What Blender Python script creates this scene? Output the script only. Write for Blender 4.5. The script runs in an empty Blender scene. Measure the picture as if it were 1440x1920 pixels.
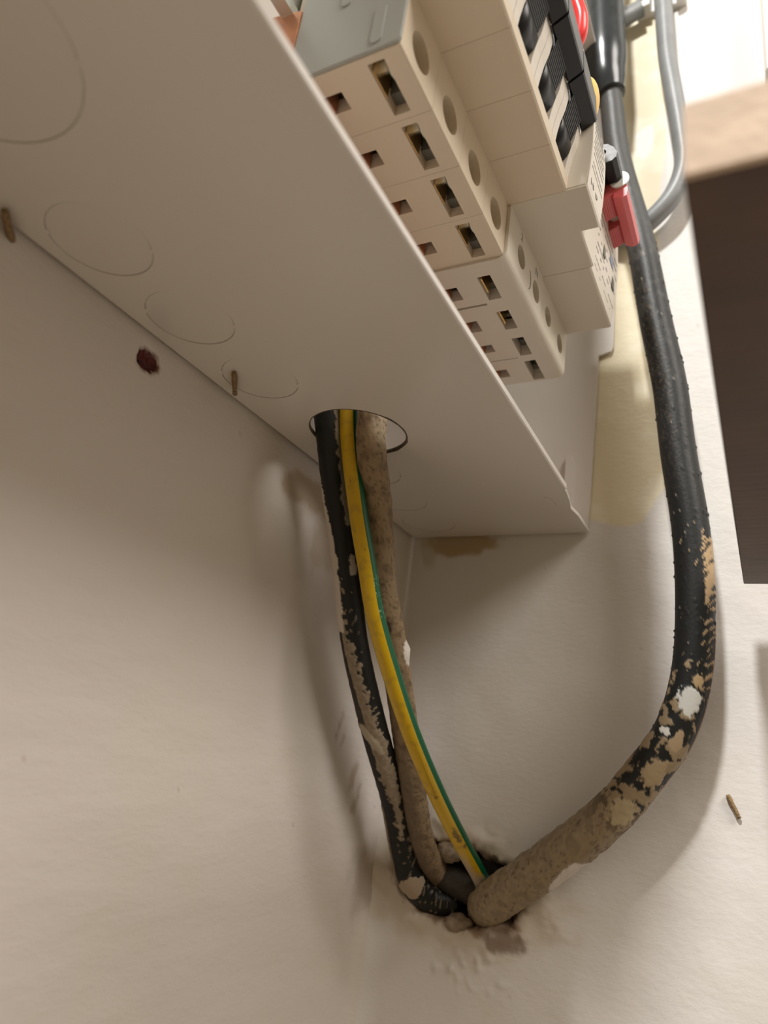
import bpy, bmesh, math, random
from mathutils import Vector, Matrix, noise
from mathutils.geometry import delaunay_2d_cdt

random.seed(7)
COL = bpy.context.scene.collection
SC = bpy.context.scene
MM = 0.001          # everything below is written in millimetres

# ---------------------------------------------------------------- camera
cam_data = bpy.data.cameras.new('camera')
cam = bpy.data.objects.new('camera', cam_data)
COL.objects.link(cam)
right = Vector((-0.4544702066950159, 0.8809194678229351, 0.13205196869053876))
down = Vector((-0.3573578416476117, -0.044517601358672776, -0.9329059739227331))
fwd = Vector((-0.8159363971765512, -0.47116777731326176, 0.33503540317893277))
rot = Matrix((right, -down, -fwd)).transposed()
cam.matrix_world = Matrix.Translation(Vector((277.589, 143.5, -99.999)) * MM) @ rot.to_4x4()
cam_data.sensor_fit = 'VERTICAL'
cam_data.sensor_height = 36.0
cam_data.sensor_width = 27.0
cam_data.lens = 1331 / 1920 * 36.0
cam_data.clip_start = 0.005
cam_data.clip_end = 50
cam_data.dof.use_dof = True
cam_data.dof.focus_distance = 0.222
cam_data.dof.aperture_fstop = 11.5
SC.camera = cam

# ---------------------------------------------------------------- light
world = bpy.data.worlds.new('room_light')
SC.world = world
world.use_nodes = True
bg = world.node_tree.nodes['Background']
bg.inputs['Color'].default_value = (1.0, 0.74, 0.45, 1)
bg.inputs['Strength'].default_value = 0.235


def lamp(name, kind, loc, energy, color, size, target=None, size_y=None):
    d = bpy.data.lights.new(name, kind)
    d.energy = energy
    d.color = color
    if kind == 'AREA':
        d.size = size
        if size_y:
            d.shape = 'RECTANGLE'
            d.size_y = size_y
        else:
            d.shape = 'DISK'
    else:
        d.shadow_soft_size = size
    o = bpy.data.objects.new(name, d)
    COL.objects.link(o)
    o.location = loc
    if target is not None:
        o.rotation_euler = (Vector(target) - Vector(loc)).to_track_quat('-Z', 'Y').to_euler()
    return o


lamp('ceiling_lamp', 'POINT', (0.95, 0.05, 1.02), 76.0, (1.0, 0.985, 0.955), 0.06)
lamp('soft_room_fill', 'AREA', (0.46, 0.92, 0.80), 10.6, (1.0, 0.94, 0.87), 0.55, (0.05, 0, -0.08))  # broad soft fill from the front and above, its source unseen

SC.view_settings.view_transform = 'Standard'
SC.view_settings.look = 'None'
SC.view_settings.exposure = 0.0
SC.view_settings.gamma = 1.0
SC.view_settings.use_curve_mapping = False


# ---------------------------------------------------------------- materials
def mat(name, color, rough=0.5, metal=0.0, bump=None, mottle=None, attr=False, coat=0.0, spec=0.5):
    """bump = (scale, strength, detail) or list of them with stretch; mottle = (scale, amount)"""
    m = bpy.data.materials.new(name)
    m.use_nodes = True
    nt = m.node_tree
    p = nt.nodes['Principled BSDF']
    p.inputs['Roughness'].default_value = rough
    p.inputs['Metallic'].default_value = metal
    p.inputs['Specular IOR Level'].default_value = spec
    if coat:
        p.inputs['Coat Weight'].default_value = coat
        p.inputs['Coat Roughness'].default_value = 0.15
    tc = nt.nodes.new('ShaderNodeTexCoord')
    if attr:
        a = nt.nodes.new('ShaderNodeAttribute')
        a.attribute_name = 'Col'
        src = a.outputs['Color']
    else:
        a = nt.nodes.new('ShaderNodeRGB')
        a.outputs[0].default_value = (*color, 1)
        src = a.outputs[0]
    if mottle:
        n = nt.nodes.new('ShaderNodeTexNoise')
        n.inputs['Scale'].default_value = mottle[0]
        n.inputs['Detail'].default_value = 5
        nt.links.new(tc.outputs['Object'], n.inputs['Vector'])
        r = nt.nodes.new('ShaderNodeMapRange')
        r.inputs['From Min'].default_value = 0.3
        r.inputs['From Max'].default_value = 0.7
        r.inputs['To Min'].default_value = 1 - mottle[1]
        r.inputs['To Max'].default_value = 1.0
        nt.links.new(n.outputs['Fac'], r.inputs['Value'])
        mx = nt.nodes.new('ShaderNodeVectorMath')
        mx.operation = 'SCALE'
        nt.links.new(src, mx.inputs[0])
        nt.links.new(r.outputs[0], mx.inputs['Scale'])
        src = mx.outputs[0]
    nt.links.new(src, p.inputs['Base Color'])
    prev = None
    for b in (bump or []):
        mp = nt.nodes.new('ShaderNodeMapping')
        nt.links.new(tc.outputs['Object'], mp.inputs['Vector'])
        if len(b) > 3:
            mp.inputs['Rotation'].default_value = b[3]
            mp.inputs['Scale'].default_value = b[4]
        n = nt.nodes.new('ShaderNodeTexNoise')
        n.inputs['Scale'].default_value = b[0]
        n.inputs['Detail'].default_value = b[2]
        nt.links.new(mp.outputs[0], n.inputs['Vector'])
        bp_ = nt.nodes.new('ShaderNodeBump')
        bp_.inputs['Strength'].default_value = 1.0
        bp_.inputs['Distance'].default_value = b[1] * MM
        nt.links.new(n.outputs['Fac'], bp_.inputs['Height'])
        if prev:
            nt.links.new(prev, bp_.inputs['Normal'])
        prev = bp_.outputs[0]
    if prev:
        nt.links.new(prev, p.inputs['Normal'])
    return m


M = {}
M['wall_b'] = mat('painted_plaster_back', None, 0.62, attr=True, bump=[
    (90, 0.6, 3, (0, math.radians(-28), 0), (0.5, 1, 1.3)),
    (420, 0.11, 4, (0, math.radians(-40), 0), (0.6, 1, 1.3)),
    (1300, 0.05, 3)])
M['wall_r'] = mat('painted_plaster_right', None, 0.62, attr=True, bump=[
    (90, 0.35, 3), (420, 0.10, 4, (0, 0, 0), (1, 0.7, 1.5)), (1500, 0.04, 2)])
M['enamel'] = mat('white_powder_coat', (0.72, 0.68, 0.64), 0.32, bump=[(1500, 0.004, 2)], spec=0.45, coat=0.55)
M['beige'] = mat('greyish_moulded_plastic', (0.72, 0.67, 0.58), 0.42, bump=[(2500, 0.012, 2)])
M['cream'] = mat('cream_moulded_plastic', (0.76, 0.66, 0.52), 0.42, bump=[(2500, 0.012, 2)], mottle=(60, 0.03))
M['pale'] = mat('pale_moulded_plastic', (0.76, 0.71, 0.63), 0.42, bump=[(2500, 0.012, 2)])
M['grey_pl'] = mat('grey_plastic_side', (0.42, 0.44, 0.42), 0.42, bump=[(2500, 0.01, 2)])
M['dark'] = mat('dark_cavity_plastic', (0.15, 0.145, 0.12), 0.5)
M['black'] = mat('black_toggle_plastic', (0.010, 0.010, 0.012), 0.36, spec=0.35)
M['steel'] = mat('zinc_plated_steel', (0.72, 0.76, 0.72), 0.3, 0.75)
M['brass'] = mat('brass_terminal', (0.80, 0.55, 0.25), 0.28, 1.0)
M['copper'] = mat('copper_bar', (0.72, 0.33, 0.18), 0.42, 0.75, mottle=(150, 0.3))
M['red'] = mat('red_lever_plastic', (0.70, 0.13, 0.14), 0.38)
M['redwire'] = mat('red_wire_insulation', (0.85, 0.05, 0.05), 0.3)
M['yellow'] = mat('yellow_button_plastic', (0.86, 0.55, 0.12), 0.35)
M['cable'] = mat('weathered_cable_sheath', None, 0.45, attr=True, bump=[(900, 0.08, 4)], spec=0.3)
M['dusty'] = mat('dusty_cable_sheath', None, 0.7, attr=True, bump=[(700, 0.25, 4)])
M['earth'] = mat('green_yellow_insulation', None, 0.33, attr=True, bump=[(1200, 0.03, 3)])
M['greycable'] = mat('grey_cable_sheath', (0.27, 0.285, 0.29), 0.42, mottle=(120, 0.2), bump=[(600, 0.05, 3)])
M['boot'] = mat('dark_rubber_sleeve', (0.035, 0.042, 0.046), 0.22, mottle=(180, 0.3))
M['wood_dark'] = mat('dark_brown_stained_board', (0.10, 0.054, 0.036), 0.5, mottle=(60, 0.35),
                     bump=[(260, 0.12, 4, (0, 0, 0), (3.0, 0.25, 1))])
M['wood_pale'] = mat('pale_sawn_edge', (0.80, 0.62, 0.47), 0.75, mottle=(150, 0.25), bump=[(600, 0.2, 3)])
M['splinter'] = mat('splinter_wood', (0.36, 0.24, 0.12), 0.9, mottle=(1400, 0.6), bump=[(2500, 0.25, 3)])
M['plug'] = mat('dark_red_wall_plug', (0.15, 0.014, 0.008), 0.5, mottle=(900, 0.7), bump=[(900, 0.6, 3)])
M['white_pl'] = mat('white_plastic', (0.80, 0.79, 0.76), 0.35)
M['ink'] = mat('grey_print', (0.22, 0.21, 0.20), 0.6)
M['inkblue'] = mat('blue_grey_print', (0.30, 0.36, 0.50), 0.6)
M['plaster_old'] = mat('old_plaster_lump', (0.34, 0.27, 0.19), 0.9, mottle=(350, 0.45), bump=[(500, 0.6, 4)])


# ---------------------------------------------------------------- helpers
def link(name, bm, m, parent=None, smooth=False):
    me = bpy.data.meshes.new(name)
    bm.normal_update()
    bm.to_mesh(me)
    bm.free()
    for mm_ in (m if isinstance(m, (list, tuple)) else [m]):
        me.materials.append(mm_)
    if smooth:
        for p in me.polygons:
            p.use_smooth = True
    o = bpy.data.objects.new(name, me)
    COL.objects.link(o)
    if parent:
        o.parent = parent
    return o


def tag(o, label=None, cat=None, group=None, kind=None):
    if label:
        o['label'] = label
    if cat:
        o['category'] = cat
    if group:
        o['group'] = group
    if kind:
        o['kind'] = kind
    return o


def thing(name, label, cat, loc=(0, 0, 0), group=None):
    o = bpy.data.objects.new(name, None)
    o.empty_display_size = 0.01
    COL.objects.link(o)
    o.location = Vector(loc) * MM
    return tag(o, label, cat, group)


def inside(p, poly):
    c = False
    n = len(poly)
    for i in range(n):
        x1, y1 = poly[i]
        x2, y2 = poly[(i + 1) % n]
        if (y1 > p[1]) != (y2 > p[1]) and p[0] < (x2 - x1) * (p[1] - y1) / (y2 - y1) + x1:
            c = not c
    return c


FR = {
    'Z': lambda a, b, c: (a, b, c),      # outline in X,Y ; depth along Z
    'Y': lambda a, b, c: (a, c, b),      # outline in X,Z ; depth along Y
    'X': lambda a, b, c: (c, a, b),      # outline in Y,Z ; depth along X
}


def prism(bm, axis, outer, c0, c1, holes=(), mi=0, org=(0, 0, 0)):
    """solid prism with through holes, in mm"""
    f = FR[axis]
    loops = [outer] + list(holes)
    pts, edges = [], []
    for lp in loops:
        s = len(pts)
        n = len(lp)
        pts += [Vector(q) for q in lp]
        edges += [(s + i, s + (i + 1) % n) for i in range(n)]
    vo, eo, fo = delaunay_2d_cdt(pts, edges, [], 0, 1e-6)[:3]
    keep = []
    for t in fo:
        cx = sum(vo[i][0] for i in t) / 3
        cy = sum(vo[i][1] for i in t) / 3
        if inside((cx, cy), outer) and not any(inside((cx, cy), h) for h in holes):
            keep.append(t)
    O = Vector(org)
    lo = [bm.verts.new((Vector(f(v[0], v[1], c0)) - O) * MM) for v in vo]
    hi = [bm.verts.new((Vector(f(v[0], v[1], c1)) - O) * MM) for v in vo]
    nf = []
    cnt = {}
    for t in keep:
        nf.append(bm.faces.new([lo[i] for i in t][::-1]))
        nf.append(bm.faces.new([hi[i] for i in t]))
        for i in range(3):
            e = (t[i], t[(i + 1) % 3])
            cnt[e] = cnt.get(e, 0) + 1
    for (a, b) in cnt:
        if (b, a) not in cnt:
            nf.append(bm.faces.new((lo[a], lo[b], hi[b], hi[a])))
    for q in nf:
        q.material_index = mi
    used = set()
    for q in nf:
        used.update(q.verts)
    for v in lo + hi:
        if v not in used:
            bm.verts.remove(v)
    bmesh.ops.recalc_face_normals(bm, faces=nf)


def rect(a0, a1, b0, b1):
    return [(a0, b0), (a1, b0), (a1, b1), (a0, b1)]


def circ(a, b, r, n=28, ph=0.0):
    return [(a + r * math.cos(2 * math.pi * i / n + ph), b + r * math.sin(2 * math.pi * i / n + ph)) for i in range(n)]


def box(bm, x0, x1, y0, y1, z0, z1, bev=0.0, org=(0, 0, 0), mi=0):
    O = Vector(org)
    vs = [bm.verts.new((Vector(p) - O) * MM) for p in
          [(x0, y0, z0), (x1, y0, z0), (x1, y1, z0), (x0, y1, z0), (x0, y0, z1), (x1, y0, z1), (x1, y1, z1), (x0, y1, z1)]]
    fs = [bm.faces.new([vs[i] for i in q]) for q in
          [(3, 2, 1, 0), (4, 5, 6, 7), (0, 1, 5, 4), (1, 2, 6, 5), (2, 3, 7, 6), (3, 0, 4, 7)]]
    for f in fs:
        f.material_index = mi
    if bev:
        es = list({e for f in fs for e in f.edges})
        bmesh.ops.bevel(bm, geom=es, offset=bev * MM, segments=2, affect='EDGES', profile=0.6)


def cyl(bm, p0, p1, r0, r1=None, n=28, org=(0, 0, 0), bev=0.0, mi=0):
    """capped cylinder between two mm points"""
    r1 = r0 if r1 is None else r1
    p0 = Vector(p0) - Vector(org)
    p1 = Vector(p1) - Vector(org)
    d = (p1 - p0).normalized()
    u = d.orthogonal().normalized()
    v = d.cross(u)
    rings = []
    L = (p1 - p0).length
    prof = [(0, r0), (L, r1)]
    if bev:
        prof = [(0, r0 - bev), (bev, r0), (L - bev, r1), (L, r1 - bev)]
    for s, r in prof:
        rings.append([bm.verts.new((p0 + d * s + (u * math.cos(2 * math.pi * i / n) + v * math.sin(2 * math.pi * i / n)) * r) * MM) for i in range(n)])
    fs = []
    for a, b in zip(rings, rings[1:]):
        for i in range(n):
            fs.append(bm.faces.new((a[i], a[(i + 1) % n], b[(i + 1) % n], b[i])))
    fs.append(bm.faces.new(rings[0][::-1]))
    fs.append(bm.faces.new(rings[-1]))
    for f in fs:
        f.material_index = mi


def bez(pts, n):
    """Catmull-Rom through (Vector, value) pairs, n samples per span"""
    out = []
    P = [Vector(p[0]) for p in pts]
    V = [p[1] for p in pts]
    for i in range(len(P) - 1):
        a = P[max(i - 1, 0)]
        b = P[i]
        c = P[i + 1]
        d = P[min(i + 2, len(P) - 1)]
        for k in range(n):
            t = k / n
            q = 0.5 * ((2 * b) + (c - a) * t + (2 * a - 5 * b + 4 * c - d) * t * t + (3 * b - a - 3 * c + d) * t ** 3)
            out.append((q, V[i] + (V[i + 1] - V[i]) * t))
    out.append((P[-1], V[-1]))
    return out


LOOK = Vector((0.82, 0.45, -0.35)).normalized()


def tube(name, pts, rad, m, parent=None, seg=48, n=24, colf=None, dispf=None):
    """round cable along pts=[(xyz, tag)], rad(tag) in mm; colf(q, front, tag, P) -> rgb ;
    q is -1..1 across the cable's outer side"""
    S = bez(pts, n)
    bm = bmesh.new()
    cl = bm.loops.layers.float_color.new('Col') if False else None
    rings, cols = [], []
    for i, (p, t) in enumerate(S):
        d = (S[min(i + 1, len(S) - 1)][0] - S[max(i - 1, 0)][0]).normalized()
        f = (LOOK - d * LOOK.dot(d)).normalized()      # outer side
        s = f.cross(d)                                  # across
        ring = []
        for k in range(seg):
            th = 2 * math.pi * k / seg
            dirv = f * math.cos(th) + s * math.sin(th)
            r = rad(t)
            q = math.sin(th)
            fr = math.cos(th)
            if dispf:
                r += dispf(q, fr, t, p + dirv * r)
            P = p + dirv * r
            ring.append(bm.verts.new(P * MM))
            if colf:
                cols.append(colf(q, fr, t, P))
        rings.append(ring)
    for a, b in zip(rings, rings[1:]):
        for k in range(seg):
            bm.faces.new((a[k], a[(k + 1) % seg], b[(k + 1) % seg], b[k]))
    bm.faces.new(rings[0][::-1])
    bm.faces.new(rings[-1])
    bmesh.ops.recalc_face_normals(bm, faces=bm.faces[:])
    o = link(name, bm, m, parent, smooth=True)
    if colf:
        at = o.data.color_attributes.new('Col', 'FLOAT_COLOR', 'POINT')
        buf = []
        for c in cols:
            buf += [c[0], c[1], c[2], 1.0]
        at.data.foreach_set('color', buf)
    return o


def N(p, s, off=0.0):
    return noise.noise(Vector((p[0] * s + off, p[1] * s + 3.1 * off, p[2] * s - off)))


def F(p, s, off=0.0):
    return noise.fractal(Vector((p[0] * s + off, p[1] * s, p[2] * s + off)), 1.0, 2.0, 4)


def sm(a, b, x):
    if a == b:
        return float(x >= b)
    t = min(1, max(0, (x - a) / (b - a)))
    return t * t * (3 - 2 * t)


def mixc(a, b, t):
    t = min(1, max(0, t))
    return tuple(a[i] * (1 - t) + b[i] * t for i in range(3))


# ================================================================ walls
def axis_steps(lo, hi, step, far):
    """dense between lo and hi, coarse outwards to the far limits"""
    v = [lo + i * step for i in range(int(round((hi - lo) / step)) + 1)]
    k, d = v[-1], step
    while k < far[1]:
        d *= 1.5
        k = min(k + d, far[1])
        v.append(k)
    k, d = v[0], step
    pre = []
    while k > far[0]:
        d *= 1.5
        k = max(k - d, far[0])
        pre.append(k)
    return pre[::-1] + v


def fillet_r(z):
    return 1.2 + 10.0 * sm(-18, -95, z) if z < 0 else 0.6


WHITE = (0.735, 0.712, 0.685)
PINK = (0.72, 0.665, 0.63)
CREAM = (0.80, 0.72, 0.52)
TAN = (0.42, 0.30, 0.16)


def grid_wall(name, us, zs, posf, colf, m, flip):
    nz, nu = len(zs), len(us)
    verts, cols = [], []
    for z in zs:
        for u in us:
            P = posf(u, z)
            verts.append((P[0] * MM, P[1] * MM, P[2] * MM))
            c = colf(u, z)
            cols += [c[0], c[1], c[2], 1.0]
    faces = []
    for j in range(nz - 1):
        for i in range(nu - 1):
            a = j * nu + i
            q = (a, a + 1, a + nu + 1, a + nu)
            faces.append(q[::-1] if flip else q)
    me = bpy.data.meshes.new(name)
    me.from_pydata(verts, [], faces)
    me.materials.append(m)
    for p in me.polygons:
        p.use_smooth = True
    at = me.color_attributes.new('Col', 'FLOAT_COLOR', 'POINT')
    at.data.foreach_set('color', cols)
    o = bpy.data.objects.new(name, me)
    COL.objects.link(o)
    o['kind'] = 'structure'
    return o


# --- back wall, plane Y = 0
def back_pos(x, z):
    r = fillet_r(z)
    c = 0.2929 * r
    X = c + x * (40 - c) / 40 if x < 40 else x
    y = 0.0
    if X < r:
        y = r - math.sqrt(max(0, r * r - (r - X) ** 2))
    w = sm(0, -10, z)
    y += w * sm(0, 12, x) * (0.5 * N((x, 0, z), 0.018, 5) + 0.25 * N((x * 0.6, 0, z * 1.6), 0.06, 9))
    # rounded lump of filler running beside the corner
    y += 2.2 * math.exp(-((x - 22 - 0.05 * (z + 60)) / 14) ** 2) * sm(-40, -80, z) * sm(-220, -150, z) * 0.6
    # ragged screw hole
    dx, dz = x - 165.4, z + 6.8
    rr = math.hypot(dx / 3.4, dz / 2.6) + 0.25 * N((x, 0, z), 0.8)
    if rr < 1.3:
        y -= 2.5 * sm(1.15, 0.75, rr)
    return (X, y, z)


def back_col(x, z):
    c = PINK
    n = F((x, 0, z), 0.02, 3)
    c = mixc(c, (0.70, 0.66, 0.58), 0.35 * sm(-0.1, 0.5, n))
    # faded tan patches just below the enclosure
    d = math.hypot((x - 82) / 26, (z + 12) / 8) + 0.55 * F((x, 0, z), 0.08, 8)
    c = mixc(c, (0.47, 0.36, 0.24), 0.8 * sm(0.95, 0.55, d))
    d = math.hypot((x - 70) / 12, (z + 26) / 14) + 0.6 * F((x, 0, z), 0.09, 4)
    c = mixc(c, (0.50, 0.39, 0.26), 0.45 * sm(0.9, 0.5, d))
    # brown rub marks near the cable entry
    for (cx, cz, rx, rz, sh) in ((25, -104, 3.0, 9, 0.28), (20, -113, 3.5, 8, 0.28), (40, -88, 2.0, 6, 0.3), (36, -92, 1.6, 4, 0.3)):
        u = x - cx + sh * (z - cz)
        d = math.hypot(u / rx, (z - cz) / rz) + 0.6 * F((x, 0, z), 0.22, 2)
        c = mixc(c, (0.40, 0.30, 0.22), 0.6 * sm(1.0, 0.3, d))
    # mostly cable shadow painted in, with some grime, where the cables enter
    d = math.hypot((x + 2) / 26, (z + 141) / 20) + 0.3 * F((x, 0, z), 0.1, 6)
    c = mixc(c, (0.30, 0.23, 0.17), 0.55 * sm(1.0, 0.2, d))
    # small specks
    if noise.noise(Vector((x * 0.42, 7.7, z * 0.42))) > 0.82:
        c = mixc(c, (0.35, 0.25, 0.18), 0.35)
    # red dust around the screw hole
    rr = math.hypot((x - 165.4) / 3.6, (z + 6.8) / 2.8) + 0.3 * N((x, 0, z), 0.9)
    c = mixc(c, (0.14, 0.03, 0.015), 0.9 * sm(1.25, 1.0, rr))
    return c


xs = axis_steps(0, 235, 1.1, (0, 480))
zs = axis_steps(-200, 6, 1.1, (-420, 420))
grid_wall('wall_back', xs, zs, back_pos, back_col, M['wall_b'], False)


# --- right wall, plane X = 0
def hole_d(y, z):
    return math.hypot((y - 35) / 26.5, (z + 136.8 + 0.05 * (y - 36)) / 14.0) + 0.16 * N((0, y, z), 0.16, 3) + 0.08 * N((0, y, z), 0.5, 1)


def right_pos(y, z):
    r = fillet_r(z)
    c = 0.2929 * r
    Y = c + y * (40 - c) / 40 if y < 40 else y
    x = 0.0
    if Y < r:
        x = r - math.sqrt(max(0, r * r - (r - Y) ** 2))
    w = sm(0, -10, z)
    x += w * sm(0, 12, y) * (0.5 * N((0, y, z), 0.02, 15) + 0.22 * N((0, y, z), 0.07, 19))
    d = hole_d(y, z)
    x += 1.6 * math.exp(-((d - 1.25) / 0.22) ** 2) * (0.6 + 0.8 * N((0, y, z), 0.12, 30))
    # crumbs of plaster below the opening
    x += 0.9 * max(0, N((0, y, z), 0.3, 44) - 0.15) * math.exp(-((y - 42) / 14) ** 2 - ((z + 160) / 9) ** 2) * 4
    if d < 1.05:
        x -= 16 * sm(1.03, 0.72, d) + 1.2 * N((0, y, z), 0.3, 77)
    # edge of the old paint film where it stops at the enclosure
    return (x, Y, z)


def cream_mask(y, z):
    e = 1.6 * F((0, y, z), 0.07, 12)
    top = sm(4.0, 6.0, z + e + 2.0 * math.sin(y * 0.15) - max(0, (y - 101)) * 1.5)
    edge = 108 + 2.2 * math.sin(z * 0.035) + e
    return top * sm(edge + 1.0, edge - 1.0, y)


def right_col(y, z):
    c = mixc(WHITE, (0.70, 0.66, 0.60), 0.4 * sm(-0.1, 0.5, F((0, y, z), 0.018, 33)))
    m = cream_mask(y, z)
    cr = mixc(CREAM, (0.86, 0.80, 0.62), sm(0, 0.5, F((0, y, z), 0.05, 21)))
    c = mixc(c, cr, m)
    # white smear over the cream
    d = math.hypot((y - 101) / 5.0, (z - 203) / 14.0) + 0.5 * F((0, y, z), 0.1, 2)
    c = mixc(c, (0.86, 0.84, 0.80), sm(1.0, 0.7, d))
    if z > 0 and y > 110:
        c = mixc(c, (0.78, 0.765, 0.73), 0.6)
    # tan stain below the enclosure
    d = math.hypot((y - 24) / 17, (z + 1.5) / 7.5) + 0.5 * F((0, y, z), 0.08, 7)
    c = mixc(c, (0.42, 0.29, 0.13), 0.85 * sm(1.0, 0.6, d))
    d = math.hypot((y - 9) / 5, (z + 7) / 14) + 0.5 * F((0, y, z), 0.08, 7)
    c = mixc(c, (0.50, 0.44, 0.26), 0.5 * sm(1.0, 0.4, d))
    # grime round and inside the cable opening
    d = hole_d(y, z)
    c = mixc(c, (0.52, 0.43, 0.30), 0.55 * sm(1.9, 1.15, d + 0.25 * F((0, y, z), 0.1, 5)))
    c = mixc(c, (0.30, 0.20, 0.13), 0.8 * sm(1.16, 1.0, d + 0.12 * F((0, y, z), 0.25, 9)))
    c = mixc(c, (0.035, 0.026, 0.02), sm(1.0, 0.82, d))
    # dirty foot of the opening
    d = math.hypot((y - 56) / 9, (z + 152) / 4.5) + 0.4 * F((0, y, z), 0.2, 5)
    c = mixc(c, (0.20, 0.13, 0.09), 0.8 * sm(1.0, 0.6, d))
    if noise.noise(Vector((3.3, y * 0.42, z * 0.42))) > 0.82:
        c = mixc(c, (0.35, 0.25, 0.18), 0.3)
    return c


ys = axis_steps(0, 165, 0.9, (0, 520))
zr = axis_steps(-175, 20, 0.9, (-420, 20))
zr += [20 + 1.8 * i for i in range(1, 160)]
zr += [330, 360, 420]
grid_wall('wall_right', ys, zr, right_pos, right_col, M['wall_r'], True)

# ================================================================ enclosure
enc = thing('consumer_unit_enclosure', 'white metal electrical enclosure with its cover off, fixed up in the wall corner', 'enclosure', (150, 1.5, 0))
EO = (150, 1.5, 0)
HX, HY, HR = 102.6, 28.6, 16.0


def hole_poly():
    pts = []
    for i in range(56):
        a = 2 * math.pi * i / 56
        r = HR + 0.35 * noise.noise(Vector((math.cos(a) * 3, math.sin(a) * 3, 1.7)))
        pts.append((HX + r * math.cos(a), HY + r * math.sin(a)))
    return pts


kn = [(199.5, 17, 11.6), (170, 17, 11.4), (140, 16.8, 11.2), (72.5, 17, 11.4), (45.5, 15.6, 11.4), (19.5, 17, 11.4), (243.5, 32, 20.5)]
bm = bmesh.new()
front_edge = [(1, 80.6), (20, 80.6), (28, 79.6), (36, 81.0), (44, 81.8), (60, 81.8), (330, 81.8)]
outer = [(330, 1.6), (1, 1.6)] + front_edge
prism(bm, 'Z', outer, 0, 1.3, [hole_poly()] + [circ(kx, ky, kr, 64) for kx, ky, kr in kn], org=EO)
link('bottom_panel', bm, M['enamel'], enc)
bm = bmesh.new()
prism(bm, 'X', [(80.6, 0.05), (81.9, 0.05), (82.3, 0.5), (82.3, 2.2), (81.6, 2.4), (80.6, 1.3)], 46, 330, org=EO)
link('front_lip', bm, M['enamel'], enc)
bm = bmesh.new()
box(bm, 0.6, 330, 1.6, 2.8, 1.3, 240, org=EO)
link('back_panel', bm, M['enamel'], enc)
bm = bmesh.new()
prism(bm, 'X', [(2.8, 1.3), (79.8, 1.3), (80.6, 12), (81.6, 60), (82, 83), (87.3, 84.4), (88.2, 87), (88.2, 240), (2.8, 240)], 0.7, 2.0, org=EO)
link('side_panel', bm, M['enamel'], enc)
bm = bmesh.new()
box(bm, 328.6, 330, 2.8, 82, 1.3, 240, org=EO)
link('side_panel', bm, M['enamel'], enc)
bm = bmesh.new()
box(bm, 0.6, 330, 1.6, 82, 240, 241.3, org=EO)
link('top_panel', bm, M['enamel'], enc)
# folded tab and pressed rib in the lower front corner of the side panel
bm = bmesh.new()
prism(bm, 'Z', [(2.0, 73.0), (2.0, 79.4), (7.5, 79.4), (9.0, 78.2), (9.0, 74.4), (7.5, 73.0)], 1.4, 3.4, org=EO)
link('corner_tab', bm, M['enamel'], enc)
bm = bmesh.new()
prism(bm, 'X', [(70.4, 4), (73.6, 4), (74.0, 30), (73.2, 33.5), (72.0, 35), (70.8, 33.5), (70.2, 30)], 2.0, 4.0, org=EO)
link('pressed_rib', bm, M['enamel'], enc)

# knockouts still in place: punched discs pushed in slightly, held by two tabs
for (kx, ky, kr) in kn:
    bm = bmesh.new()
    prism(bm, 'Z', circ(kx, ky, kr - 0.22, 64), 0.16, 0.42, org=EO)
    prism(bm, 'Z', circ(kx, ky, kr + 0.0, 64), 0.42, 1.3, org=EO)
    for a in (math.radians(124), math.radians(304)):
        u = Vector((math.cos(a), math.sin(a)))
        v = Vector((-u.y, u.x))
        c = Vector((kx, ky))
        q = [c + u * (kr - 0.7) - v * 0.75, c + u * (kr + 0.02) - v * 0.75, c + u * (kr + 0.02) + v * 0.75, c + u * (kr - 0.7) + v * 0.75]
        prism(bm, 'Z', [tuple(p) for p in q], 0.02, 0.42, org=EO)
    link('knockout', bm, M['enamel'], enc)

# burred rim of the cut cable hole
bm = bmesh.new()
n = 90
prev = None
ringv = []
for i in range(n):
    a = 2 * math.pi * i / n
    w = 0.10 + max(0, math.cos(a - 2.1)) * (0.25 + 0.9 * max(0, noise.noise(Vector((math.cos(a) * 6, math.sin(a) * 6, 4)))))
    r0, r1 = HR - 0.1, HR + w
    ringv.append([bm.verts.new((Vector((HX + r * math.cos(a), HY + r * math.sin(a), z)) - Vector(EO)) * MM)
                  for r, z in ((r0, 1.35), (r0 - 0.25, 0.6), (r0, -0.15 - 0.3 * w), (r1, 0.02))])
for i in range(n):
    A, B = ringv[i], ringv[(i + 1) % n]
    for k in range(3):
        bm.faces.new((A[k], A[k + 1], B[k + 1], B[k]))
bmesh.ops.recalc_face_normals(bm, faces=bm.faces[:])
tag(link('hole_burr', bm, mat('scuffed_bare_edge', (0.16, 0.13, 0.09), 0.7, mottle=(800, 0.5)), enc, True), 'dark scuffed rim of the cut cable hole')
# dimple left by the cover screw
bm = bmesh.new()
prism(bm, 'Z', [(40.8, 73.4), (39.6, 74.6), (32.6, 75.6), (31.8, 74.6), (33, 73.6), (39.6, 72.8)], -0.35, 0.1, org=EO)
link('pressed_dimple', bm, M['enamel'], enc)
# mounting rail
bm = bmesh.new()
prism(bm, 'X', [(40, 76), (43.6, 76), (43.6, 79), (42, 79), (42, 107), (43.6, 107), (43.6, 110), (40, 110), (40, 108.6), (40.8, 108.6), (40.8, 77.4), (40, 77.4)], 10, 320, org=EO)
box(bm, 12, 30, 2.8, 42, 88, 98, org=EO)
box(bm, 300, 318, 2.8, 42, 88, 98, org=EO)
link('mounting_rail', bm, M['steel'], enc)

# ================================================================ breakers
RIB = lambda y: y


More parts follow.
